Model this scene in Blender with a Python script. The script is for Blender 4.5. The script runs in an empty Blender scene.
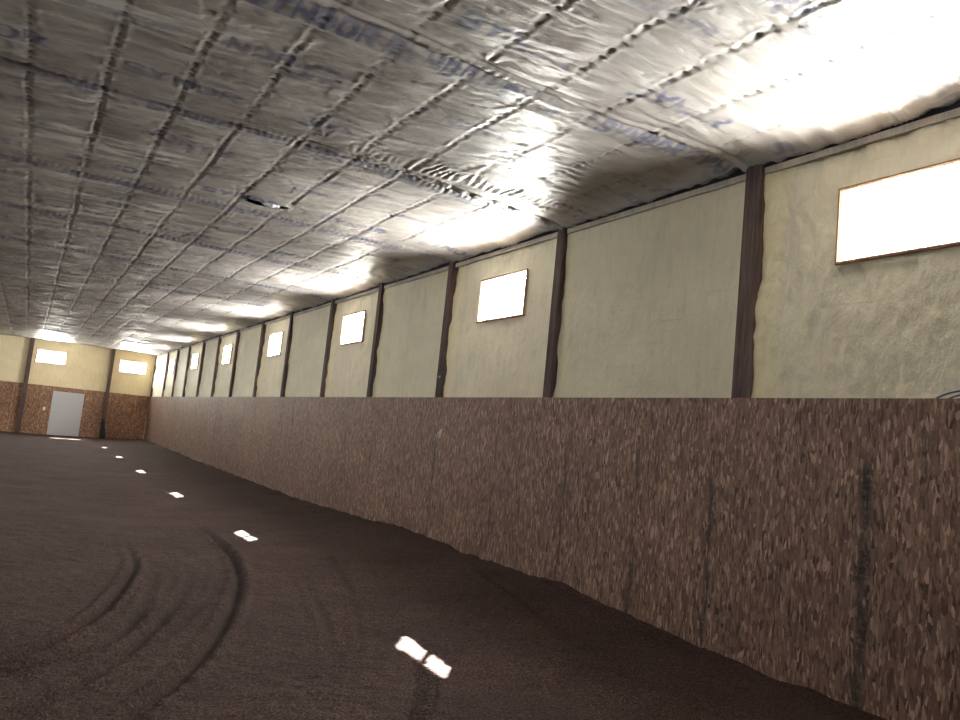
import bpy, bmesh, math, random
import numpy as np
from mathutils import Vector, Matrix

random.seed(7); rng = np.random.default_rng(11)
S = bpy.context.scene; COL = S.collection

# ------------------------------------------------------------------ layout (metres; X across, Y along the arena, Z up)
EYE = 1.617; D = 5.490; K = 2.243; H = 4.458; P = 2.908; Y0 = 5.016; L = 43.99
XL = -6.7; YB = -5.2                      # left wall and the wall behind the camera
POSTW = 0.15
F, YAW, PITCH, ROLL = 780.08, 0.51784, 0.10447, 0.10086
WINY = [3.42] + [3.50 + 5.83*k for k in range(1, 7)]; WZ0, WZ1 = 3.36, 3.985; WW = 1.22
ENDWIN = [(0.10, 1.42), (3.86, 5.16)]; EZ0, EZ1 = 3.33, 3.97

def cam_axes():
    f = np.array([math.sin(YAW)*math.cos(PITCH), math.cos(YAW)*math.cos(PITCH), math.sin(PITCH)])
    r = np.array([math.cos(YAW), -math.sin(YAW), 0.0]); u = np.cross(r, f)
    c, s = math.cos(ROLL), math.sin(ROLL)
    return c*r+s*u, -s*r+c*u, f
RR, UU, FF = cam_axes()
def hit(x, y, axis, val):                  # where a sight line of the photograph meets a plane of the building
    d = FF + (x-480)/F*RR - (y-360)/F*UU; o = np.array([0, 0, EYE])
    return o + (val-o[axis])/d[axis]*d

_b = [731, 542.2, 434.9, 366.3, 319.5, 279.8, 252.5, 228.3, 210.6, 195.6, 181.9, 170.8, 161.5]
POSTY = [float(hit(x, 396.5, 0, D+.02)[1]) for x in _b] + [L-.03]      # far edge of every post on the right wall
POSTWD = [.18] + [.15]*13
EDGES = [(YB, POSTY[0]-P*2-.15), (POSTY[0]-P*2, POSTY[0]-P-.15), (POSTY[0]-P, POSTY[0]-POSTWD[0])] + [(POSTY[i], POSTY[i+1]-POSTWD[i+1]) for i in range(13)]
# ------------------------------------------------------------------ helpers
def new_obj(name, me, m=None, parent=None):
    o = bpy.data.objects.new(name, me); COL.objects.link(o)
    if m is not None: me.materials.append(m)
    if parent is not None: o.parent = parent
    return o
def empty(name, loc=(0, 0, 0)):
    o = bpy.data.objects.new(name, None); COL.objects.link(o); o.location = loc; return o
def tag(o, label=None, cat=None, group=None, kind=None):
    if label: o['label'] = label
    if cat: o['category'] = cat
    if group: o['group'] = group
    if kind: o['kind'] = kind
    return o
def from_bm(name, bm, m, parent=None, smooth=False):
    bmesh.ops.recalc_face_normals(bm, faces=bm.faces)
    me = bpy.data.meshes.new(name); bm.to_mesh(me); bm.free()
    if smooth:
        for p in me.polygons: p.use_smooth = True
    return new_obj(name, me, m, parent)
def box(bm, x0, x1, y0, y1, z0, z1, bev=0.0):
    M = Matrix.Translation(((x0+x1)/2, (y0+y1)/2, (z0+z1)/2)) @ Matrix.Diagonal((x1-x0, y1-y0, z1-z0, 1))
    r = bmesh.ops.create_cube(bm, size=1, matrix=M)
    if bev > 0:
        es = list({e for v in r['verts'] for e in v.link_edges})
        bmesh.ops.bevel(bm, geom=es, offset=bev, segments=2, affect='EDGES', profile=0.6)
def lathe(bm, prof, c, ax='Z', n=24):
    vs = []
    for r, h in prof:
        ring = []
        for i in range(n):
            a = 2*math.pi*i/n; p = {'Z': (r*math.cos(a), r*math.sin(a), h), 'Y': (r*math.cos(a), h, r*math.sin(a)), 'X': (h, r*math.cos(a), r*math.sin(a))}[ax]
            ring.append(bm.verts.new((c[0]+p[0], c[1]+p[1], c[2]+p[2])))
        vs.append(ring)
    for a, b in zip(vs, vs[1:]):
        for i in range(n): bm.faces.new((a[i], a[(i+1) % n], b[(i+1) % n], b[i]))
    bm.faces.new(vs[0]); bm.faces.new(vs[-1])
def tube(bm, pts, r, n=8):
    pts = [Vector(p) for p in pts]; rings = []
    for i, p in enumerate(pts):
        t = (pts[min(i+1, len(pts)-1)] - pts[max(i-1, 0)]).normalized()
        a = t.orthogonal().normalized() if i == 0 else (pa - t*pa.dot(t)).normalized()
        pa = a; b = t.cross(a)
        rings.append([bm.verts.new(p + r*(a*math.cos(2*math.pi*k/n) + b*math.sin(2*math.pi*k/n))) for k in range(n)])
    for A, B in zip(rings, rings[1:]):
        for k in range(n): bm.faces.new((A[k], A[(k+1) % n], B[(k+1) % n], B[k]))
    bm.faces.new(rings[0]); bm.faces.new(rings[-1])
def np_mesh(name, V, Q, m, parent=None, smooth=True, attrs=None):
    me = bpy.data.meshes.new(name)
    me.vertices.add(len(V)); me.vertices.foreach_set('co', V.astype(np.float32).ravel())
    me.loops.add(len(Q)*4); me.loops.foreach_set('vertex_index', Q.astype(np.int32).ravel())
    me.polygons.add(len(Q)); me.polygons.foreach_set('loop_start', np.arange(0, len(Q)*4, 4, dtype=np.int32))
    me.polygons.foreach_set('use_smooth', np.full(len(Q), smooth))
    for k, a in (attrs or {}).items():
        at = me.attributes.new(k, 'FLOAT', 'POINT'); at.data.foreach_set('value', a.astype(np.float32).ravel())
    me.update(calc_edges=True); me.validate()
    return new_obj(name, me, m, parent)
def grid_quads(na, nb, keep=None, flip=False):
    i, j = np.meshgrid(np.arange(na-1), np.arange(nb-1), indexing='ij')
    a = i*nb+j; q = np.stack([a, a+nb, a+nb+1, a+1], -1)
    if flip: q = q[..., ::-1]
    return q[keep] if keep is not None else q.reshape(-1, 4)
def axis_steps(stops, steps):              # a coordinate list whose step changes from stop to stop
    out = [stops[0]]
    for (a, b), s in zip(zip(stops, stops[1:]), steps):
        n = max(1, int(round((b-a)/s))); out += list(a + (b-a)*np.arange(1, n+1)/n)
    return np.array(out)
def growing(a, b, s0, g):                  # steps that grow with distance
    out = [a]
    while out[-1] < b: out.append(out[-1] + max(s0, g*(out[-1]-a+4)))
    out[-1] = b; return np.array(out)
def noise2(x, y, seed, oct=3, lac=2.0):    # value noise on arrays
    r = np.random.default_rng(seed); tot = np.zeros(np.broadcast(x, y).shape); amp = 1; T = r.random((256, 256))*2-1
    for o in range(oct):
        fx, fy = np.floor(x), np.floor(y); u, v = x-fx, y-fy; u = u*u*(3-2*u); v = v*v*(3-2*v)
        i = fx.astype(int) + 37*o; j = fy.astype(int) + 91*o
        g = lambda a, b: T[a % 256, b % 256]
        tot = tot + amp*((g(i, j)*(1-u)+g(i+1, j)*u)*(1-v) + (g(i, j+1)*(1-u)+g(i+1, j+1)*u)*v)
        x = x*lac; y = y*lac; amp *= 0.5
    return tot

# ------------------------------------------------------------------ materials
def mat(name, base, rough=0.6, spec=0.5, metal=0.0):
    m = bpy.data.materials.new(name); m.use_nodes = True; nt = m.node_tree
    b = nt.nodes['Principled BSDF']; b.inputs['Base Color'].default_value = (*base, 1)
    b.inputs['Roughness'].default_value = rough; b.inputs['Specular IOR Level'].default_value = spec; b.inputs['Metallic'].default_value = metal
    return m, nt, b
def N(nt, t, **kw):
    n = nt.nodes.new(t)
    for k, v in kw.items():
        if hasattr(n, k): setattr(n, k, v)
        else: n.inputs[k.replace('_', ' ')].default_value = v
    return n
def coords(nt, scale, rot=(0, 0, 0)):
    g = N(nt, 'ShaderNodeNewGeometry'); mp = N(nt, 'ShaderNodeMapping'); mp.inputs['Scale'].default_value = scale; mp.inputs['Rotation'].default_value = rot
    nt.links.new(g.outputs['Position'], mp.inputs['Vector']); return mp.outputs['Vector']
def noise(nt, vec, scale, detail=4, rough=0.55, dist=0.0):
    n = N(nt, 'ShaderNodeTexNoise'); n.inputs['Scale'].default_value = scale; n.inputs['Detail'].default_value = detail
    n.inputs['Roughness'].default_value = rough; n.inputs['Distortion'].default_value = dist
    nt.links.new(vec, n.inputs['Vector']); return n.outputs['Fac']
def ramp(nt, fac, stops):
    r = N(nt, 'ShaderNodeValToRGB'); e = r.color_ramp.elements
    while len(e) < len(stops): e.new(0.5)
    for k, (p, c) in enumerate(stops):
        e[k].position = p; e[k].color = (*c, 1) if len(c) == 3 else c
    nt.links.new(fac, r.inputs['Fac']); return r.outputs['Color']
def mix(nt, a, b, fac, mode='MIX'):
    m = N(nt, 'ShaderNodeMix', data_type='RGBA', blend_type=mode)
    for s, v in ((6, a), (7, b), (0, fac)):
        if hasattr(v, 'is_output'): nt.links.new(v, m.inputs[s])
        else: m.inputs[s].default_value = v if s == 0 else (*v, 1)
    return m.outputs[2]
def bump(nt, b, h, strength=0.4, dist=0.01):
    n = N(nt, 'ShaderNodeBump'); n.inputs['Strength'].default_value = strength; n.inputs['Distance'].default_value = dist
    nt.links.new(h, n.inputs['Height']); nt.links.new(n.outputs['Normal'], b.inputs['Normal'])

# reflective poly facing of the roof insulation
m_face, nt, b = mat('facing', (0.40, 0.385, 0.36), 0.46, 0.5)
at = N(nt, 'ShaderNodeAttribute'); at.attribute_name = 'ink'
at2 = N(nt, 'ShaderNodeAttribute'); at2.attribute_name = 'fastener_dot'
v = coords(nt, (1, 1, 1)); pat = noise(nt, v, 1.3, 5, 0.6)
base = ramp(nt, pat, [(0.3, (0.205, 0.182, 0.174)), (0.55, (0.29, 0.268, 0.255)), (0.75, (0.35, 0.338, 0.322))])
fl = noise(nt, coords(nt, (1, 1, 1)), 22, 4, 0.7)
inkf = N(nt, 'ShaderNodeMath', operation='MULTIPLY'); nt.links.new(at.outputs['Fac'], inkf.inputs[0])
nt.links.new(ramp(nt, fl, [(0.32, (0.6, 0.6, 0.6)), (0.55, (1, 1, 1))]), inkf.inputs[1])
c1 = mix(nt, base, (0.085, 0.09, 0.15), inkf.outputs[0])
c2 = mix(nt, c1, (0.06, 0.052, 0.05), at2.outputs['Fac'])
nt.links.new(c2, b.inputs['Base Color'])
wr = noise(nt, coords(nt, (7, 34, 10)), 1.0, 6, 0.65, 0.6)
bump(nt, b, wr, 0.7, 0.014)

m_edge, nt, b = mat('gap_shade', (0.018, 0.017, 0.022), 0.8, 0.2)

def foam_mat(name, warm):
    m, nt, b = mat(name, (0.7, 0.66, 0.5), 0.62, 0.3)
    n1 = noise(nt, coords(nt, (0.9, 0.9, 1.6)), 1.1, 4, 0.6)
    n2 = noise(nt, coords(nt, (9, 9, 2.0)), 1.4, 5, 0.65)
    lo, hi = ((0.78, 0.72, 0.56), (0.90, 0.84, 0.66)) if not warm else ((0.82, 0.69, 0.45), (0.90, 0.79, 0.54))
    c = ramp(nt, n1, [(0.32, lo), (0.7, hi)])
    c = mix(nt, c, ramp(nt, n2, [(0.3, (0.82, 0.80, 0.78)), (0.55, (1, 1, 1))]), 0.5, 'MULTIPLY')
    n4 = noise(nt, coords(nt, (0.7, 0.7, 26)), 1.0, 4, 0.6)
    c = mix(nt, c, ramp(nt, n4, [(0.28, (0.72, 0.70, 0.66)), (0.36, (1, 1, 1))]), 0.5, 'MULTIPLY')
    at = N(nt, 'ShaderNodeAttribute'); at.attribute_name = 'cream'
    c = mix(nt, c, (0.92, 0.84, 0.56), at.outputs['Fac'])
    nt.links.new(c, b.inputs['Base Color'])
    n3 = noise(nt, coords(nt, (14, 14, 8)), 1.6, 6, 0.62)
    bump(nt, b, n3, 0.85, 0.022); return m
m_foam = foam_mat('spray_foam', False); m_foam_end = foam_mat('spray_foam_end', True)

def osb_mat(name, tint, dx):
    m, nt, b = mat(name, (0.3, 0.2, 0.15), 0.55, 0.4)
    sc = (5, 58, 14) if dx == 'Y' else (58, 5, 14)
    v = coords(nt, sc)
    w = N(nt, 'ShaderNodeTexNoise'); w.inputs['Scale'].default_value = 0.35; w.inputs['Detail'].default_value = 2
    nt.links.new(v, w.inputs['Vector'])
    md = N(nt, 'ShaderNodeVectorMath', operation='MULTIPLY_ADD'); md.inputs[1].default_value = (3.2, 3.2, 3.2)
    nt.links.new(w.outputs['Color'], md.inputs[0]); nt.links.new(v, md.inputs[2])
    vo = N(nt, 'ShaderNodeTexVoronoi'); vo.inputs['Scale'].default_value = 1.0; vo.inputs['Randomness'].default_value = 1.0
    nt.links.new(md.outputs[0], vo.inputs['Vector'])
    sep = N(nt, 'ShaderNodeSeparateColor'); nt.links.new(vo.outputs['Color'], sep.inputs[0])
    c = ramp(nt, sep.outputs[0], [(0.0, (0.10, 0.065, 0.05)), (0.13, (0.27, 0.19, 0.155)), (0.5, (0.41, 0.31, 0.255)), (0.82, (0.55, 0.43, 0.36)), (0.95, (0.85, 0.70, 0.60)), (1.0, (0.95, 0.80, 0.70))])
    de = ramp(nt, vo.outputs['Distance'], [(0.55, (1, 1, 1)), (0.95, (0.55, 0.5, 0.48))])
    c = mix(nt, c, de, 0.7, 'MULTIPLY')
    v2 = coords(nt, tuple(s*1.9 for s in sc)); g = noise(nt, v2, 1.6, 4, 0.7, 0.5)
    c = mix(nt, c, ramp(nt, g, [(0.28, (0.30, 0.27, 0.26)), (0.48, (0.95, 0.95, 0.95)), (0.72, (1.35, 1.3, 1.28))]), 0.75, 'MULTIPLY')
    big = noise(nt, coords(nt, (0.5, 0.5, 0.7)), 1.2, 3, 0.5)
    c = mix(nt, c, ramp(nt, big, [(0.35, (0.82, 0.78, 0.76)), (0.65, (1.08, 1.05, 1.0))]), 0.8, 'MULTIPLY')
    c = mix(nt, c, tint, 1.0, 'MULTIPLY')
    at = N(nt, 'ShaderNodeAttribute'); at.attribute_name = 'smudge'
    s1 = noise(nt, coords(nt, (3, 14, 40)), 1.0, 4, 0.7)
    f = N(nt, 'ShaderNodeMath', operation='MULTIPLY'); nt.links.new(at.outputs['Fac'], f.inputs[0]); nt.links.new(ramp(nt, s1, [(0.35, (0.4,)*3), (0.55, (1,)*3)]), f.inputs[1])
    c = mix(nt, c, (0.020, 0.015, 0.016), f.outputs[0])
    nt.links.new(c, b.inputs['Base Color'])
    bump(nt, b, sep.outputs[1], 0.25, 0.003); return m
m_osb = osb_mat('osb_side', (0.57, 0.455, 0.42), 'Y')
m_osb_end = osb_mat('osb_end', (0.72, 0.54, 0.42), 'X')

def wood_mat(name, lo, hi, rough=0.75):
    m, nt, b = mat(name, lo, rough, 0.3)
    g = noise(nt, coords(nt, (45, 45, 1.6)), 1.0, 5, 0.65, 0.4); g2 = noise(nt, coords(nt, (3, 3, 1.1)), 1.0, 3)
    c = ramp(nt, g, [(0.3, lo), (0.68, hi)]); c = mix(nt, c, ramp(nt, g2, [(0.35, (0.6, 0.6, 0.62)), (0.65, (1.1, 1, 0.95))]), 0.8, 'MULTIPLY')
    nt.links.new(c, b.inputs['Base Color']); bump(nt, b, g, 0.5, 0.004); return m
m_post = wood_mat('post_wood', (0.040, 0.028, 0.028), (0.20, 0.145, 0.138))
m_casing = wood_mat('casing_wood', (0.62, 0.50, 0.38), (0.74, 0.63, 0.50), 0.6)
m_mould = wood_mat('mould_wood', (0.20, 0.10, 0.055), (0.33, 0.18, 0.10), 0.6)
m_girt = wood_mat('girt', (0.42, 0.40, 0.36), (0.60, 0.57, 0.50), 0.6)

m_sand, nt, b = mat('sand', (0.09, 0.06, 0.045), 0.95, 0.15)
n1 = noise(nt, coords(nt, (1, 1, 1)), 55, 3, 0.8); n2 = noise(nt, coords(nt, (1, 1, 1)), 0.9, 4, 0.6)
c = ramp(nt, n1, [(0.34, (0.020, 0.0118, 0.011)), (0.5, (0.053, 0.0325, 0.030)), (0.68, (0.145, 0.095, 0.087))])
c = mix(nt, c, ramp(nt, n2, [(0.35, (0.78, 0.76, 0.76)), (0.65, (1.12, 1.08, 1.05))]), 0.9, 'MULTIPLY')
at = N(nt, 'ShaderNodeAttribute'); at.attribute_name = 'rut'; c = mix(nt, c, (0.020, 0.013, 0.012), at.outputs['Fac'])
nt.links.new(c, b.inputs['Base Color'])
n3 = noise(nt, coords(nt, (1, 1, 1)), 38, 5, 0.75); bump(nt, b, n3, 0.9, 0.012)

m_vinyl, _, _ = mat('white_vinyl', (0.78, 0.78, 0.76), 0.4)
m_siding, _, _ = mat('steel_siding', (0.30, 0.30, 0.31), 0.5)
m_door, nt, b = mat('door_paint', (0.56, 0.56, 0.60), 0.45)
m_metal, _, _ = mat('zinc', (0.55, 0.57, 0.60), 0.35, 0.5, 0.8)
m_black, _, _ = mat('black_rubber', (0.012, 0.013, 0.012), 0.6)
m_cable, _, _ = mat('cable_blue', (0.05, 0.065, 0.11), 0.4)
m_staple, _, _ = mat('staple_dark', (0.03, 0.027, 0.027), 0.5)
m_insul, nt, b = mat('insulation_white', (0.42, 0.41, 0.46), 0.8); bump(nt, b, noise(nt, coords(nt, (1, 1, 1)), 40, 4), 0.6, 0.01)
m_snow, nt, b = mat('snow', (0.82, 0.84, 0.88), 0.8)
m_white, _, _ = mat('marker_white', (0.62, 0.62, 0.62), 0.6)
m_glass = bpy.data.materials.new('window_glass'); m_glass.use_nodes = True; nt = m_glass.node_tree; nt.nodes.clear()
o_ = N(nt, 'ShaderNodeOutputMaterial'); tr = N(nt, 'ShaderNodeBsdfTransparent'); gl = N(nt, 'ShaderNodeBsdfGlossy'); gl.inputs['Roughness'].default_value = 0.02
ms = N(nt, 'ShaderNodeMixShader'); ms.inputs[0].default_value = .07; tr.inputs['Color'].default_value = (0.95, 0.97, 0.96, 1)
nt.links.new(tr.outputs[0], ms.inputs[1]); nt.links.new(gl.outputs[0], ms.inputs[2]); nt.links.new(ms.outputs[0], o_.inputs[0])

# ------------------------------------------------------------------ the sand floor with tractor marks
def poly_dist(px, X, Y, pad=0.4):
    """distance to a polyline and the arc length there"""
    pts = np.array(px); best = np.full(X.shape, 9.0); arc = np.zeros(X.shape); acc = 0
    for a, b in zip(pts, pts[1:]):
        d = b-a; l2 = d@d; l = math.sqrt(l2)
        m = (X > min(a[0], b[0])-pad) & (X < max(a[0], b[0])+pad) & (Y > min(a[1], b[1])-pad) & (Y < max(a[1], b[1])+pad)
        x, y = X[m], Y[m]; t = np.clip(((x-a[0])*d[0]+(y-a[1])*d[1])/l2, 0, 1)
        q = np.hypot(x-a[0]-t*d[0], y-a[1]-t*d[1]); o = best[m]; s = arc[m]; w = q < o
        o[w] = q[w]; s[w] = acc+t[w]*l; best[m] = o; arc[m] = s; acc += l
    return best, arc
def smooth_line(pts, n=8):
    P_ = [np.array(p) for p in pts]; P_ = [2*P_[0]-P_[1]] + P_ + [2*P_[-1]-P_[-2]]; out = []
    for i in range(1, len(P_)-2):
        for k in range(n):
            t = k/n; a, b_, c_, d_ = P_[i-1:i+3]
            out.append(0.5*((2*b_)+(-a+c_)*t+(2*a-5*b_+4*c_-d_)*t*t+(-a+3*b_-3*c_+d_)*t**3))
    out.append(P_[-2]); return out
TR = [  # marks read off the photograph where they lie on the sand: (points, depth, width)
 ([(0, 665), (50, 643), (100, 613), (128, 580), (133, 563), (122, 537)], .050, .07),
 ([(0, 674), (67, 657), (117, 637), (143, 607), (153, 580), (152, 560)], .028, .08),
 ([(10, 719), (20, 714), (83, 683), (133, 647), (167, 613), (187, 587), (190, 570)], .045, .08),
 ([(70, 693), (117, 655), (160, 640), (215, 590), (222, 560)], .018, .07),
 ([(128, 718), (187, 670), (216, 636), (235, 598), (237, 572), (222, 548), (187, 522)], .055, .08),
 ([(330, 560), (353, 597), (360, 630), (357, 653), (350, 713)], .022, .06),
 ([(368, 565), (383, 593), (398, 620)], .020, .04),
 ([(305, 580), (330, 640), (325, 719)], .014, .07),
 ([(545, 600), (655, 647), (700, 670), (740, 703)], .020, .08),
 ([(480, 585), (560, 640), (585, 719)], .012, .08),
 ([(400, 640), (385, 719)], .014, .05),
]
fx = axis_steps([XL, -2.2, D+.02], [.10, .022]); fy = np.concatenate([axis_steps([YB, 2.4], [.25])[:-1], growing(2.4, L+.02, .018, .0034)])
X, Y = np.meshgrid(fx, fy, indexing='ij')
zw = np.interp(Y, [3.8, 5.66, 7.25, 8.36, 9.1, 10.8, 13.9, 17, 22.6, 28.5, 41.4, 44], [-.03, .0, .09, .10, .06, .13, .04, -.05, -.05, -.04, .0, .0])
d = D-X; ramp_ = np.clip((2.1-d)/2.1, 0, 1); ramp_ = ramp_*ramp_*(3-2*ramp_)
zb = np.interp(Y, [5.6, 8, 11.4, 14, 17.2, 44], [-.085, -.07, -.045, -.07, -.095, -.10])
Z = zb + (zw-zb)*ramp_ + 0.03*np.clip(1-d/.22, 0, 1)*(0.5+noise2(X*0+1, Y*2.5, 3, 2)*0.5)
Z += 0.010*noise2(X*1.3, Y*1.3, 5, 3) + 0.006*noise2(X*10, Y*10, 6, 3)*(.4+np.clip(noise2(X*.6, Y*.6, 9, 2)+.5, 0, 1)) + .014*np.clip(1-d/.7, 0, 1)*noise2(X*1.5, Y*1.1, 17, 3)
Z += -0.055*np.clip((Y-30)/14, 0, 1)*np.clip((d-2)/3, 0, 1)
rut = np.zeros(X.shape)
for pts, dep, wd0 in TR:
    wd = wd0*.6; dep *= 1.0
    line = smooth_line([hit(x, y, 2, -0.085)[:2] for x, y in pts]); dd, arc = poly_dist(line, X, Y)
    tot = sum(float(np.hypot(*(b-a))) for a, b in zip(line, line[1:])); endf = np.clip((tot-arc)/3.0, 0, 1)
    rut = np.maximum(rut, np.clip(dep*16, .3, .75)*endf*np.exp(-(dd/(wd*1.1))**2)*(.7+.4*noise2(X*5, Y*5, 12, 2)))  # packed sand tone, plus groove shade painted into the ruts
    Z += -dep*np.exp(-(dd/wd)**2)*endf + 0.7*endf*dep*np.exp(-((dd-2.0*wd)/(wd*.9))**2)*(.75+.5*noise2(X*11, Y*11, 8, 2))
    if wd0 in (.06, .07): Z -= .006*np.exp(-((dd-.12)/.07)**2)*(np.sin(arc*70) > .2)
line = smooth_line([hit(x, y, 2, -0.085)[:2] for x, y in [(424, 662), (428, 680), (425, 700), (418, 722)]]); dd, arc = poly_dist(line, X, Y)
lug = (dd < .085)*np.clip(np.sin((arc+dd*.9)*2*math.pi/.075)+.2, 0, 1); Z += -.024*lug; rut = np.maximum(rut, .85*lug)      # tyre lugs, chevrons
V = np.stack([X, Y, Z], -1).reshape(-1, 3)
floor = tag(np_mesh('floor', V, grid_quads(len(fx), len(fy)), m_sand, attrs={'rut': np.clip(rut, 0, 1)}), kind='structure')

bm = bmesh.new(); box(bm, D+.36, 60, -30, 75, -.5, -.15); box(bm, -40, D+.36, L+.45, 75, -.5, -.15)
tag(from_bm('ground', bm, m_snow), kind='structure')

# ------------------------------------------------------------------ insulated ceiling
ROWS = [D-.46-.602*k for k in range(0, 31)]            # fastener rows under the purlins
ROWS = [5.032-.602*k for k in range(0, 30)]
SEAM = [Y0+P*k for k in range(-3, 14)]                 # transverse seams at the posts
def seam_bow(X, k):
    c = 0.0 if k == 3 else .12+.05*math.sin(k*2.1)
    if k == 4: c = .30
    t = np.clip((D-X)/4.0, 0, 1); return -c*np.sin(t*math.pi*.55)**2 if k != 3 else .06*np.sin(t*math.pi)
GL = {'S': [[(1, .85), (.7, 1), (.25, 1), (0, .8), (.1, .58), (.9, .42), (1, .2), (.75, 0), (.3, 0), (0, .15)]],
      'Y': [[(0, 1), (.5, .5), (1, 1)], [(.5, .5), (.5, 0)]], 'N': [[(0, 0), (0, 1), (1, 0), (1, 1)]],
      'O': [[(.3, 0), (0, .3), (0, .7), (.3, 1), (.7, 1), (1, .7), (1, .3), (.7, 0), (.3, 0)]],
      'R': [[(0, 0), (0, 1), (.7, 1), (1, .8), (.7, .52), (0, .52)], [(.5, .52), (1, 0)]],
      'B': [[(0, 0), (0, 1), (.7, 1), (.9, .78), (.65, .53), (0, .53)], [(.65, .53), (1, .27), (.7, 0), (0, 0)]],
      'C': [[(1, .85), (.7, 1), (.3, 1), (0, .7), (0, .3), (.3, 0), (.7, 0), (1, .15)]]}
cx = axis_steps([XL, -1.9, 0, 5.56], [.12, .02, .0135]); cy = np.concatenate([axis_steps([YB, 2.3], [.3])[:-1], growing(2.3, L+.05, .0130, .0030)])
X, Y = np.meshgrid(cx, cy, indexing='ij')
ink = np.zeros(X.shape); fastener_dot = np.zeros(X.shape)
r = (5.032-X)/.602; fr_ = r-np.floor(r); bay = np.floor(r)
pil = np.sin(np.pi*fr_)**0.6
pil = np.where(X > 5.032, 0.3*np.clip((X-5.032)/.46, 0, 1), pil)
Z = H + .008 - .010*pil*(.8+.5*noise2(X*.9+bay*3.1, Y*.7, 21, 2))
# fasteners pull the fabric up: small cones with creases running out sideways
step = .118; jy = noise2(bay*0+np.round(r)*7.3, Y*1.7, 23, 2)*.03
ph = (Y+jy)/step + np.round(r)*.37; fy_ = ph-np.round(ph); xd = (r-np.round(r))*.602 + .012*np.sin(np.round(ph)*12.9+np.round(r)*4.1)
rd = np.hypot(xd, fy_*step); puck = np.exp(-(rd/.030)**1.2); okrow = (np.round(r) >= 0).astype(float)
strength = .6+.5*noise2(X*.8, Y*.8, 25, 2)
Z += okrow*.014*puck*strength
Z += okrow*.0042*np.cos(2*math.pi*ph)*np.exp(-(np.abs(xd)/.060))*strength
fastener_dot = np.maximum(fastener_dot, okrow*np.exp(-(np.hypot(xd*.75, fy_*step)/.0125)**4)*(noise2(X*2.1, Y*2.1, 31, 2) > -.55))  # dark dot at each fastener
Z -= okrow*.007*np.exp(-((np.abs(xd)-.045)/.022)**2)*(.3+.9*noise2(X*6, Y*9, 26, 2))
# wrinkles that run across the building
n_ = noise2(X*1.5+3, Y*7.5, 27, 4); Z += .011*n_ + .010*(1-np.abs(noise2(X*2.3, Y*13+.5*X, 28, 3)))**3*(noise2(X*.7, Y*.8, 29, 2) > -.1)
far = np.clip((Y-9)/14, 0, 1); Z += far*(.022*noise2(X*1.2, Y*3.0, 33, 3)) + .010*noise2(X*.55, Y*2.2, 34, 3)
for k in range(-3, 14):                     # seams where two rolls of facing are lapped at each post line
    ys = Y0+P*k + seam_bow(X, k+3); q = Y-ys
    w_ = .8+.5*noise2(X*1.3+k, X*0+k*2.3, 40+k, 2)
    bead = np.exp(-(q/.012)**2)*w_ + .5*np.exp(-((q-.05)/.02)**2)*(noise2(X*2+k, X*0, 60, 2) > 0)
    Z += -.030*bead + .026*np.exp(-((q-.085)/.05)**2) + .014*np.exp(-((q+.05)/.028)**2)
    Z += .0042*np.sin(X*2*math.pi/.085+4*noise2(X*2, Y*2, 70+k, 2))*np.exp(-np.abs(q-.07)/.07)*(noise2(X*1.2, X*0+k, 61, 2) > -.2)
    cs, cn = math.cos(0), 0                 # lettering printed along the edge of every roll, and again at mid width
    for off, hgt, wid, amp, word, rep in ((.12, .17, .12, .75, 'SYNBOR', 1.02), (-.62, .20, .15, .85, 'SYNOR', 1.55), (-1.52, .13, .09, .42, 'BONRYS', 1.35), (.95, .18, .14, .6, 'NORYS', 1.9)):
        vv = (q-off)/hgt; sel = (vv > -.2) & (vv < 1.2) & (X > -1.9) & (Y < 20)
        if not sel.any(): continue
        uu = (X[sel] + .31*k + off)/rep; cell = np.floor(uu); u = (uu-cell)*rep
        li = np.floor(u/(wid*1.35)).astype(int); lu = (u-li*wid*1.35)/wid; v0 = 1-vv[sel]; best = np.full(lu.shape, 9.0)
        for ci, ch in enumerate(word):
            mk = li == ci
            if not mk.any(): continue
            for st in GL[ch]:
                for (ax_, ay), (bx_, by) in zip(st, st[1:]):
                    a_ = np.array([ax_*wid, ay*hgt]); d_ = np.array([bx_*wid, by*hgt])-a_; px = lu[mk]*wid-a_[0]; py = v0[mk]*hgt-a_[1]
                    t = np.clip((px*d_[0]+py*d_[1])/(d_@d_), 0, 1); best[mk] = np.minimum(best[mk], np.hypot(px-t*d_[0], py-t*d_[1]))
        val = 1.7*amp*np.clip((.036-best)/.022, 0, .72)*np.clip(.85+.9*noise2(X[sel]*4, Y[sel]*4+k, 81, 3), .15, 1)
        ink[sel] = np.maximum(ink[sel], val)
    ink = np.maximum(ink, .20*np.exp(-((q-.2)/.10)**4)*(Y > 5.5))
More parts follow.
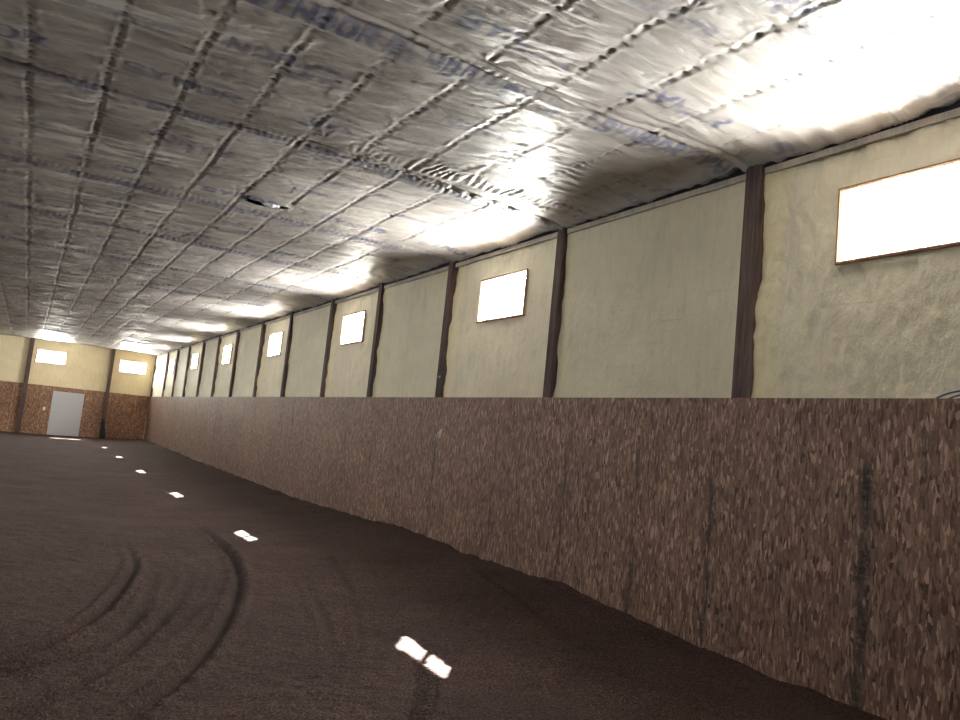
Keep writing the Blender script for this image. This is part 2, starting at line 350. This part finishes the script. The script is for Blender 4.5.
# fans of creases where the fabric was pulled tight
def fan(px, py, a0, a1, R0, n, amp, seed):
    amp *= .5; c = hit(px, py, 2, H); dx, dy = X-c[0], Y-c[1]; m = (np.hypot(dx, dy) < R0*1.3)
    rr = np.hypot(dx[m], dy[m]); an = np.degrees(np.arctan2(dy[m], dx[m])) % 360
    w = np.clip((an-a0)/8, 0, 1)*np.clip((a1-an)/8, 0, 1)*np.clip(1.15-rr/R0, 0, 1)*np.clip(rr/.06, 0, 1)
    Z[m] += -amp*w*np.sin(np.radians(an-a0)*n*(180/(a1-a0))/1.0 + 1.5*noise2(rr*6, an*.1, seed, 2))
def gathers(pa, pb, depth, per, amp, seed, up):
    a = hit(*pa, 2, H)[:2]; b_ = hit(*pb, 2, H)[:2]; d_ = b_-a; l = np.hypot(*d_); t = ((X-a[0])*d_[0]+(Y-a[1])*d_[1])/l; n__ = ((X-a[0])*-d_[1]+(Y-a[1])*d_[0])/l*up
    w = np.clip(t/.1, 0, 1)*np.clip((l-t)/.1, 0, 1)*np.clip(n__/.03, 0, 1)*np.clip((depth*(1+.35*noise2(t*5, t*0, seed, 2))-n__)/.08, 0, 1)
    Z[:] += -amp*w*np.sin(2*math.pi*(t+.25*n__*noise2(t*3, t*0+2, seed+1, 1))/per + 2.5*noise2(t*6, n__*2, seed+2, 2))
gathers((395, 166), (545, 207), .36, .10, .0075, 90, -1); gathers((340, 150), (395, 165), .22, .09, .004, 93, -1)
fan(548, 206, 20, 340, .42, 16, .014, 96); fan(446, 178, 200, 330, .34, 8, .014, 97); fan(190, 92, 180, 330, .26, 6, .009, 98)
fan(324, 137, 150, 300, .30, 7, .009, 99); fan(486, 63, 180, 360, .24, 7, .012, 100); fan(395, 125, 150, 330, .30, 9, .010, 101); fan(690, 10, 180, 330, .28, 9, .009, 102)
fan(735, 157, 90, 290, .50, 12, .014, 103); fan(565, 214, 100, 280, .4, 10, .010, 104)
# fabric tucks down to the girt along the wall, loosest half way between posts, and dips at the posts
kp = (Y-Y0+POSTW/2)/P; tp = np.abs(kp-np.round(kp)); ed = np.clip((X-4.98)/.5, 0, 1)
Z += -ed**2*.055*(1+.3*noise2(Y*2.2, Y*0, 107, 2)) - .020*ed*(np.cos(2*math.pi*tp)**8)*np.sin((Y)*2*math.pi/.045)*.4
Z += -.007*ed*np.sin(Y*2*math.pi/.21+3*noise2(X*3, Y*1.2, 108, 2))*(.4+noise2(Y*.8, X*0, 109, 2))
# the torn slit with daylight-white batt poking out
t0 = hit(246, 199, 2, H); t1 = hit(289, 209, 2, H); slit_y = (t0[1]+t1[1])/2
sx = (X-t0[0])/(t1[0]-t0[0]); halfw = .115*np.clip(4*sx*(1-sx), 0, 1)**.35; sq = np.abs(Y-slit_y-.02*np.sin(sx*5))
slit = (sx > 0) & (sx < 1) & (sq < halfw)
t2 = hit(168, 277, 2, H); s2 = (np.abs(X-t2[0]) < .16) & (np.abs(Y-t2[1]) < .07)
Z += -.02*np.exp(-np.clip(sq-halfw, 0, 9)/.03)*((sx > -.05) & (sx < 1.05))
hole = slit | s2; hc = hole[:-1, :-1] & hole[1:, 1:]
V = np.stack([X, Y, Z], -1).reshape(-1, 3)
ceiling = tag(np_mesh('ceiling', V, grid_quads(len(cx), len(cy), keep=~hc, flip=True), m_face, attrs={'ink': ink, 'fastener_dot': fastener_dot}), kind='structure')
bm = bmesh.new(); box(bm, XL-.3, D+.36, YB-.3, L+.4, H+.30, H+.34); tag(from_bm('roof', bm, m_siding), kind='structure')
# torn batt
bm = bmesh.new()
bmesh.ops.create_icosphere(bm, subdivisions=4, radius=1)
for v_ in bm.verts:
    c_ = v_.co; s_ = 1+.16*math.sin(c_.x*7+c_.y*4)*math.cos(c_.z*6)+.06*math.sin(c_.x*17+c_.z*11)
    v_.co = Vector((c_.x*.125*s_, c_.y*.055*s_, c_.z*.045*s_))
bmesh.ops.translate(bm, verts=bm.verts, vec=((t0[0]+t1[0])/2+.03, slit_y-.005, H+.012))
tuft = from_bm('loose_insulation', bm, m_insul, None, True)
tag(tuft, 'white tuft of insulation poking out of the dark tear in the ceiling', 'insulation')

# ------------------------------------------------------------------ right wall: spray foam between posts, siding behind
def holes_keep(a, b, rects):
    ac, bc = (a[:-1]+a[1:])/2, (b[:-1]+b[1:])/2; A, B = np.meshgrid(ac, bc, indexing='ij'); k = np.ones(A.shape, bool)
    for a0, a1, b0, b1 in rects: k &= ~((A > a0) & (A < a1) & (B > b0) & (B < b1))
    return k
VV, QQ, CR, base_i = [], [], [], 0
FX = D+.10
wrect = [(y-WW/2, y+WW/2, WZ0, WZ1) for y in WINY]
for k, (ya, yb) in enumerate(EDGES, -2):
    st = .022 if k <= 1 else .035 if k <= 4 else .06
    cuts = sorted({ya, yb} | {e for r_ in wrect for e in r_[:2] if ya < e < yb})
    gy = axis_steps(cuts, [st]*(len(cuts)-1)); gz = axis_steps([K-.25, WZ0, WZ1, H+.03], [st]*3)
    Yg, Zg = np.meshgrid(gy, gz, indexing='ij'); win = any(ya < w < yb for w in WINY)
    dl, dr = np.clip(Yg-ya, 0, 99), np.clip(yb-Yg, 0, 99)
    lump = (1.6 if k == 0 else 1.0) if win else .4
    Xg = FX + .014*lump*noise2(Yg*3.1, Zg*2.2, 200+k, 4) + .010*lump*noise2(Yg*12, Zg*5, 220+k, 3) + .020*lump*np.clip(Zg-2.9, 0, 1)*(1-np.abs(noise2(Yg*6, Zg*2.2, 240+k, 3)))**2
    lap = .012+.040*noise2(Zg*0+k*3.3, Zg*2.4, 260+k, 3)
    Xg -= np.clip(lap, 0, .075)*np.exp(-(dr/.055)**1.6) + .03*np.exp(-(dl/.07)**2)
    Xg -= .03*np.exp(-np.clip(Zg-4.28, -9, 0)**2/.003)*0
    # settle neatly at the window casing
    for y0_, y1_, z0_, z1_ in wrect:
        if ya < y0_ < yb:
            ex = np.maximum(np.maximum(y0_-Yg, Yg-y1_), np.maximum(z0_-Zg, Zg-z1_)); Xg += (FX-Xg)*np.exp(-np.clip(ex, 0, 9)/.03)
            Xg -= .010*np.exp(-((ex-.05)/.03)**2)
    V = np.stack([Xg, Yg, Zg], -1).reshape(-1, 3); kp_ = holes_keep(gy, gz, wrect)
    CR.append((np.clip(1-dr/(.26+.08*noise2(Zg*2.5, dr*2, 500+k, 2)), 0, 1)**.5*(1 if win else .5)+.5*np.clip(1-dl/.12, 0, 1)).ravel())
    VV.append(V); QQ.append(grid_quads(len(gy), len(gz), keep=kp_)+base_i); base_i += len(V)
oy = np.array(sorted([YB-.3, L+.4] + [e for r_ in wrect for e in r_[:2]])); oz = np.array([-.4, WZ0, WZ1, H+.3])
for xx, fl_ in ((D+.27, False), (D+.33, True)):         # siding
    Yg, Zg = np.meshgrid(oy, oz, indexing='ij'); CR.append(np.zeros(Yg.size)); V = np.stack([np.full(Yg.shape, xx), Yg, Zg], -1).reshape(-1, 3)
    VV.append(V); QQ.append(grid_quads(len(oy), len(oz), keep=holes_keep(oy, oz, wrect), flip=fl_)+base_i); base_i += len(V)
tag(np_mesh('wall_right', np.concatenate(VV), np.concatenate(QQ), m_foam, attrs={'cream': np.clip(np.concatenate(CR), 0, 1)}), kind='structure')

# end wall, left wall, wall behind the camera
VV, QQ, base_i = [], [], 0
erect = [(a, b_, EZ0, EZ1) for a, b_ in ENDWIN]
ex_ = sorted({XL, D+.12} | {e for r_ in erect for e in r_[:2]}); gx = axis_steps(ex_, [.3, .07, .07, .07, .07]); gz = axis_steps([K-.2, EZ0, EZ1, H+.04], [.07]*3)
Xg, Zg = np.meshgrid(gx, gz, indexing='ij'); Yg = L+.07+.014*noise2(Xg*2, Zg*1.6, 300, 4)
V = np.stack([Xg, Yg, Zg], -1).reshape(-1, 3); VV.append(V); QQ.append(grid_quads(len(gx), len(gz), keep=holes_keep(gx, gz, erect), flip=True)); base_i += len(V)
oxx = np.array(sorted([XL-.3, D+.33] + [e for r_ in erect for e in r_[:2]])); oz = np.array([-.4, EZ0, EZ1, H+.3])
Xg, Zg = np.meshgrid(oxx, oz, indexing='ij'); V = np.stack([Xg, np.full(Xg.shape, L+.30), Zg], -1).reshape(-1, 3)
VV.append(V); QQ.append(grid_quads(len(oxx), len(oz), keep=holes_keep(oxx, oz, erect))+base_i)
tag(np_mesh('wall_end', np.concatenate(VV), np.concatenate(QQ), m_foam_end), kind='structure')
ly = np.array(sorted([YB-.3, L+.3] + [e for r_ in wrect for e in r_[:2]])); Yg, Zg = np.meshgrid(ly, oz_l := np.array([-.4, WZ0, WZ1, H+.3]), indexing='ij'); kk = holes_keep(ly, oz_l, wrect); nn = Yg.size
V = np.concatenate([np.stack([np.full(Yg.shape, xx), Yg, Zg], -1).reshape(-1, 3) for xx in (XL, XL-.25)])
tag(np_mesh('wall_left', V, np.concatenate([grid_quads(len(ly), 4, keep=kk, flip=True), grid_quads(len(ly), 4, keep=kk)+nn]), m_foam, None, False), kind='structure')  # window holes on this unseen side are added to let fill light in
bm = bmesh.new(); box(bm, XL, D+.33, YB-.3, YB, -.4, H+.3); tag(from_bm('wall_back', bm, m_foam), kind='structure')

# girt along the top of the right wall with a near-black strip above it standing in for the shaded gap
bm = bmesh.new(); bd = bmesh.new()
for ya, yb in EDGES[1:]:
    box(bm, D+.06, D+.094, ya, yb, H-.135, H-.072, .006); box(bd, D+.05, D+.12, ya, yb, H-.071, H+.02)
tag(from_bm('trim_1', bm, m_girt), kind='structure'); tag(from_bm('gap_strip', bd, m_edge), kind='structure')

# windows
def window(n, axis, a0, a1, z0, z1, face, mull=True):
    """casing boards, vinyl frame, mullion and pane; axis 'Y' = right wall, 'X' = end wall"""
    fr = .055
    def bx(bm, u0, u1, d0, d1, z0_, z1_, bev=0):
        if axis == 'Y': box(bm, face+d0, face+d1, u0, u1, z0_, z1_, bev)
        else: box(bm, u0, u1, face+d0, face+d1, z0_, z1_, bev)
    bm = bmesh.new(); c = .018
    for u0, u1, q0, q1 in ((a0-.002, a0+c, z0, z1), (a1-c, a1+.002, z0, z1), (a0, a1, z1-c, z1+.002), (a0, a1, z0-.002, z0+c)):
        bx(bm, u0, u1, -.035, .20, q0, q1, .002)
    w = from_bm('window_%d' % n, bm, m_casing); tag(w, kind='structure')
    bm = bmesh.new(); e = .012
    for u0, u1, q0, q1 in ((a0-e, a0+.006, z0-e, z1+e), (a1-.006, a1+e, z0-e, z1+e), (a0, a1, z1-.006, z1+e), (a0, a1, z0-e, z0+.006)):
        bx(bm, u0, u1, -.045, -.028, q0, q1, .002)
    from_bm('edge_strip', bm, m_mould, w)
    bm = bmesh.new(); a0 += c; a1 -= c; z0 += c; z1 -= c; f = .032
    for u0, u1, q0, q1 in ((a0, a0+f, z0, z1), (a1-f, a1, z0, z1), (a0+f, a1-f, z1-f, z1), (a0+f, a1-f, z0, z0+f)):
        bx(bm, u0, u1, .10, .16, q0, q1, .003)
    from_bm('window_frame', bm, m_vinyl, w)
    bm = bmesh.new(); mid = (a0+a1)/2; bx(bm, mid-.022, mid+.022, .105, .15, z0+f, z1-f, .003); from_bm('mullion', bm, m_vinyl, w)
    for u0, u1 in ((a0+f, mid-.022), (mid+.022, a1-f)):
        bm = bmesh.new(); bx(bm, u0, u1, .125, .131, z0+f, z1-f); from_bm('pane', bm, m_glass, w)
for i, y in enumerate(WINY): window(i+1, 'Y', y-WW/2, y+WW/2, WZ0, WZ1, FX)
for i, (a, b_) in enumerate(ENDWIN): window(8+i, 'X', a, b_, EZ0, EZ1, L+.07)

# ------------------------------------------------------------------ kick walls of upright boards
KT = .014
smud = [(868, .055, .9), (713, .035, .75), (638, .035, .7), (565, .03, .7), (497, .03, .7), (436, .035, .8), (401, .03, .4), (372, .03, .6), (345, .03, .5), (322, .04, .4), (285, .05, .4)]
smud = [(hit(x, 470 if x > 500 else 440, 0, D)[1], w, a) for x, w, a in smud]
kick = empty('kick_wall', (D, 20, 0)); tag(kick, 'long brown wall of wood strand boards along the right side under the foam', 'wall panelling')
seam0 = 3.65; y = seam0-1.22*7
while y < L-.03:
    y1 = min(y+1.22, L-.03); ys = axis_steps([y+.002, y1-.002], [.03 if y < 14 else .12]); zs = axis_steps([-.35, K], [.05 if y < 14 else .2])
    Yg, Zg = np.meshgrid(ys, zs, indexing='ij'); sm = np.zeros(Yg.shape)
    for c_, w_, a_ in smud:
        sm = np.maximum(sm, a_*np.exp(-((Yg-c_-.012*np.sin(Zg*9))/w_)**4)*np.clip((K-.42-Zg)/.12, 0, 1)*(.75+.5*noise2(Yg*0+c_, Zg*5, 400, 3)))
    off = .0012*math.sin(y*3.7)+.003*noise2(Yg*.9, Zg*.9, 401, 2)
    nA, nB = len(ys), len(zs); n = nA*nB
    V = np.concatenate([np.stack([D+off, Yg, Zg], -1).reshape(-1, 3), np.stack([D+off+KT, Yg, Zg], -1).reshape(-1, 3)])
    q1 = grid_quads(nA, nB); q2 = grid_quads(nA, nB, flip=True)+n
    ia = np.arange(nA-1); ib = np.arange(nB-1)
    top = np.stack([ia*nB+nB-1, (ia+1)*nB+nB-1, (ia+1)*nB+nB-1+n, ia*nB+nB-1+n], -1); bot = np.stack([ia*nB, ia*nB+n, (ia+1)*nB+n, (ia+1)*nB], -1)
    s1 = np.stack([ib, ib+1, ib+1+n, ib+n], -1); e0 = (nA-1)*nB; s2_ = np.stack([e0+ib, e0+ib+n, e0+ib+1+n, e0+ib+1], -1)
    o = np_mesh('strand_board', V, np.concatenate([q1, q2, top, bot, s1, s2_]), m_osb, None, False, {'smudge': np.concatenate([sm.ravel(), sm.ravel()])})
    o.parent = kick; o.matrix_parent_inverse = Matrix.Translation((-D, -20, 0)); y += 1.22
ekick = empty('kick_wall', (0, L, 0)); tag(ekick, 'reddish wood strand board wall at the far end around the white door', 'wall panelling')
DX0, DX1, DZ0, DZ1 = hit(50, 415, 1, L)[0], hit(81, 415, 1, L)[0], -.16, 1.97
ex_ = [XL]
while ex_[-1] < DX0-1.3: ex_.append(ex_[-1]+1.22)
ex_ += [DX0, DX1]
while ex_[-1] < D-1.3: ex_.append(ex_[-1]+1.22)
ex_.append(D-.004)
for a, b_ in zip(ex_, ex_[1:]):
    bm = bmesh.new(); z0 = DZ1+.03 if a == DX0 else -.4
    box(bm, a+.003, b_-.003, L+.001, L+.015, z0, K); o = from_bm('strand_board', bm, m_osb_end); o.parent = ekick; o.matrix_parent_inverse = Matrix.Translation((0, -L, 0))

# door at the far end
bm = bmesh.new(); box(bm, DX0+.03, DX1-.03, L-.012, L+.03, DZ0-.1, DZ1, .004)
for q0, q1 in ((.12, .78), (.98, 1.80)):
    pass
door = tag(from_bm('door_1', bm, m_door), kind='structure')
bm = bmesh.new()
for a, b_, q0, q1 in ((DX0-.02, DX0+.028, -.3, DZ1+.05), (DX1-.028, DX1+.02, -.3, DZ1+.05), (DX0+.028, DX1-.028, DZ1+.004, DZ1+.05)): box(bm, a, b_, L-.02, L+.03, q0, q1, .003)
from_bm('door_frame', bm, m_door, door)
bm = bmesh.new(); lathe(bm, [(.012, 0), (.033, -.004), (.033, -.014), (.014, -.02), (.014, -.045), (.03, -.052), (.034, -.07), (.024, -.085), (.004, -.09)], (DX0+.11, L-.012, .90), 'Y', 20); from_bm('door_handle', bm, m_metal, door, True)

# ------------------------------------------------------------------ posts
def post_mesh(u0, u1, v0, v1, z0, z1, along, seed):
    """three boards nailed together, slightly wavy edges"""
    bm = bmesh.new(); n = 3; w = (u1-u0)/n; r_ = random.Random(seed)
    for i in range(n):
        a, b_ = u0+i*w+.001, u0+(i+1)*w-.001; j = r_.uniform(-.004, .004)
        if along == 'Y': box(bm, v0+j, v1, a, b_, z0, z1, .003)
        else: box(bm, a, b_, v0+j, v1, z0, z1, .003)
    return bm
wl = ['blank bay', 'windowed bay']
names = ['nearest and tallest, just left of the largest window', 'second from the right, beside the first blank foam bay', 'left of the second window, small white number near its foot',
 'right beside the third window bay', 'left edge of the third window bay', 'sixth along, right of the fourth window', 'seventh along, left of the fourth window',
 'eighth along, right of the fifth window', 'ninth along, left of the fifth window', 'tenth along, right of the sixth window', 'eleventh along, left of the sixth window',
 'twelfth along, right of the farthest window', 'left of the farthest window', 'last one, against the far corner']
def stamp(parent, txt, loc, size, rot, m):
    cu = bpy.data.curves.new('stamp', 'FONT'); cu.body = txt; cu.size = size; cu.extrude = .0006; cu.align_x = 'CENTER'
    t = bpy.data.objects.new('tmp', cu); COL.objects.link(t); dg = bpy.context.evaluated_depsgraph_get()
    me = bpy.data.meshes.new_from_object(t.evaluated_get(dg)); bpy.data.objects.remove(t); me.transform(Matrix.Translation(loc) @ rot)
    o = new_obj('stamped_number', me, m, parent); o['label'] = 'small white number'; return o
for k in range(14):
    yb = POSTY[k]; o = from_bm('wooden_post', post_mesh(yb-POSTWD[k]+.001, yb-.001, D+.020, D+.12, -.25, H-.0, 'Y', k), m_post)
    tag(o, 'dark timber right-wall post, ' + names[k], 'post', 'timber posts along the right wall')
    if k == 2:
        rot = Matrix.Rotation(-math.pi/2, 4, 'Z') @ Matrix.Rotation(math.pi/2, 4, 'X')
        stamp(o, '143', (D+.0145, yb-.085, 2.545), .062, rot, m_white)
for i, (px, lab) in enumerate((((32, 340), 'dark timber post on the far end wall, left of the white door'), ((113.5, 352), 'dark timber post on the far end wall, between the door and the right window'))):
    x = hit(*px, 1, L)[0]; o = from_bm('wooden_post', post_mesh(x-.08, x+.08 if i else x+.12, L-.15, L-.005, -.4, H+.0, 'X', 30+i), m_post); tag(o, lab, 'post', 'timber posts on the end wall')

# ------------------------------------------------------------------ small things
h = hit(44, 408.5, 1, L)
bm = bmesh.new(); box(bm, h[0]-.06, h[0]+.06, L-.05, L-.001, h[2]-.085, h[2]+.085, .008); sw = from_bm('light_switch', bm, m_vinyl); tag(sw, 'small white switch box on the end wall boards left of the door', 'switch')
bm = bmesh.new(); box(bm, h[0]-.012, h[0]+.012, L-.066, L-.05, h[2]-.02, h[2]+.02, .003); from_bm('toggle', bm, m_vinyl, sw)
h = hit(440.5, 433.5, 0, D)
bm = bmesh.new(); box(bm, D-.010, D-.003, h[1]-.022, h[1]+.022, h[2]-.06, h[2]+.06, .002); hk = from_bm('wall_hook', bm, m_metal); tag(hk, 'small grey metal hook screwed to the strand board wall below the third post', 'hook')
bm = bmesh.new(); tube(bm, [(D-.008, h[1], h[2]+.03), (D-.035, h[1], h[2]+.02), (D-.05, h[1], h[2]-.02), (D-.045, h[1], h[2]-.055), (D-.025, h[1], h[2]-.07), (D-.018, h[1], h[2]-.05)], .007); from_bm('hook_arm', bm, m_metal, hk, True)
# cable looping over the top of the kick wall near the right edge of the view
pts = []
for i in range(41):
    t = i/40; yy = 3.16-.62*t; pts.append((D+.035+.006*math.sin(t*9), yy, K+.004+.075*math.sin(math.pi*t)**1.0+.006*math.sin(t*14)))
pts = [(D+.035, 3.15, K-.25)] + pts + [(D+.035, 2.53, K-.3)]
bm = bmesh.new(); tube(bm, pts, .007); tube(bm, [(p[0]+.018, p[1]-.04, p[2]-.018) for p in pts], .006); tag(from_bm('looped_cable', bm, m_cable, None, True), 'dark blue cable looping up from behind the kick wall top at the right edge', 'cable')
# unidentified dark shape at the foot of the second end post, built as a bundle
h0 = hit(102.5, 437, 1, L); h1 = hit(103.5, 416, 1, L)
bm = bmesh.new(); n = 20; rings = []
prof = [(0, .12), (.06, .135), (.25, .125), (.5, .10), (.75, .07), (.92, .045), (1.0, .02)]
for t, r_ in prof:
    c_ = Vector((h0[0]+(h1[0]-h0[0])*t-.02, L-.32+.12*t, -.17+t*1.05)); rings.append([bm.verts.new(c_+Vector((math.cos(a)*r_*(1+.14*math.sin(5*a+t*4)), math.sin(a)*r_*(1+.14*math.sin(5*a+t*4)), 0))) for a in [2*math.pi*i/n for i in range(n)]])
for A, B in zip(rings, rings[1:]):
    for i in range(n): bm.faces.new((A[i], A[(i+1) % n], B[(i+1) % n], B[i]))
bm.faces.new(rings[0]); bm.faces.new(rings[-1])
bd_ = from_bm('dark_bundle', bm, m_black, None, True); tag(bd_, 'dark rolled-up bundle standing at the foot of the end wall post right of the door', 'bundle')

# ------------------------------------------------------------------ daylight
sd = Vector((-2.74, -3.73, -3.78)).normalized()
sun = bpy.data.lights.new('sun', 'SUN'); sun.energy = 95; sun.angle = math.radians(.53); sun.color = (1, .95, .86)
o = bpy.data.objects.new('sun', sun); COL.objects.link(o); o.rotation_euler = sd.to_track_quat('-Z', 'Y').to_euler(); o.location = (12, -5, 14)
def daylight(name, loc, aim, sx, sy, watts, color):
    l = bpy.data.lights.new(name, 'AREA'); l.shape = 'RECTANGLE'; l.size = sx; l.size_y = sy; l.energy = watts; l.color = color
    o = bpy.data.objects.new(name, l); COL.objects.link(o); o.location = loc; o.rotation_euler = Vector(aim).to_track_quat('-Z', 'Y').to_euler(); return o
for y in WINY:
    daylight('window_daylight', (D+.315, y, (WZ0+WZ1)/2), (-1, 0, 0), WZ1-WZ0-.04, WW-.04, 520, (1, .955, .895))
for y in WINY[1:]:  # lamps added behind the unseen left wall to brighten the foam wall
    daylight('window_daylight', (XL-.2, y, (WZ0+WZ1)/2), (1, 0, 0), WZ1-WZ0-.04, WW-.04, 50, (.93, .96, 1))
for a, b_ in ENDWIN:
    daylight('window_daylight', ((a+b_)/2, L+.285, (EZ0+EZ1)/2), (0, -1, 0), b_-a-.04, EZ1-EZ0-.04, 130, (1, .95, .86))
W = bpy.data.worlds.new('sky'); S.world = W; W.use_nodes = True; bg = W.node_tree.nodes['Background']
bg.inputs['Color'].default_value = (.86, .93, 1, 1); bg.inputs['Strength'].default_value = 6.0

# ------------------------------------------------------------------ camera
cam = bpy.data.cameras.new('camera'); cam.sensor_fit = 'HORIZONTAL'; cam.sensor_width = 36; cam.lens = F/960*36; cam.clip_start = .05; cam.clip_end = 300
co = bpy.data.objects.new('camera', cam); COL.objects.link(co)
M = Matrix(((RR[0], UU[0], -FF[0], 0), (RR[1], UU[1], -FF[1], 0), (RR[2], UU[2], -FF[2], EYE), (0, 0, 0, 1))); co.matrix_world = M
S.camera = co
S.view_settings.view_transform = 'Standard'; S.view_settings.look = 'None'; S.view_settings.exposure = 1.12; S.view_settings.gamma = 1; S.view_settings.use_curve_mapping = False
S.cycles.max_bounces = 10; S.cycles.diffuse_bounces = 7; S.cycles.sample_clamp_indirect = 6; S.cycles.use_denoising = True
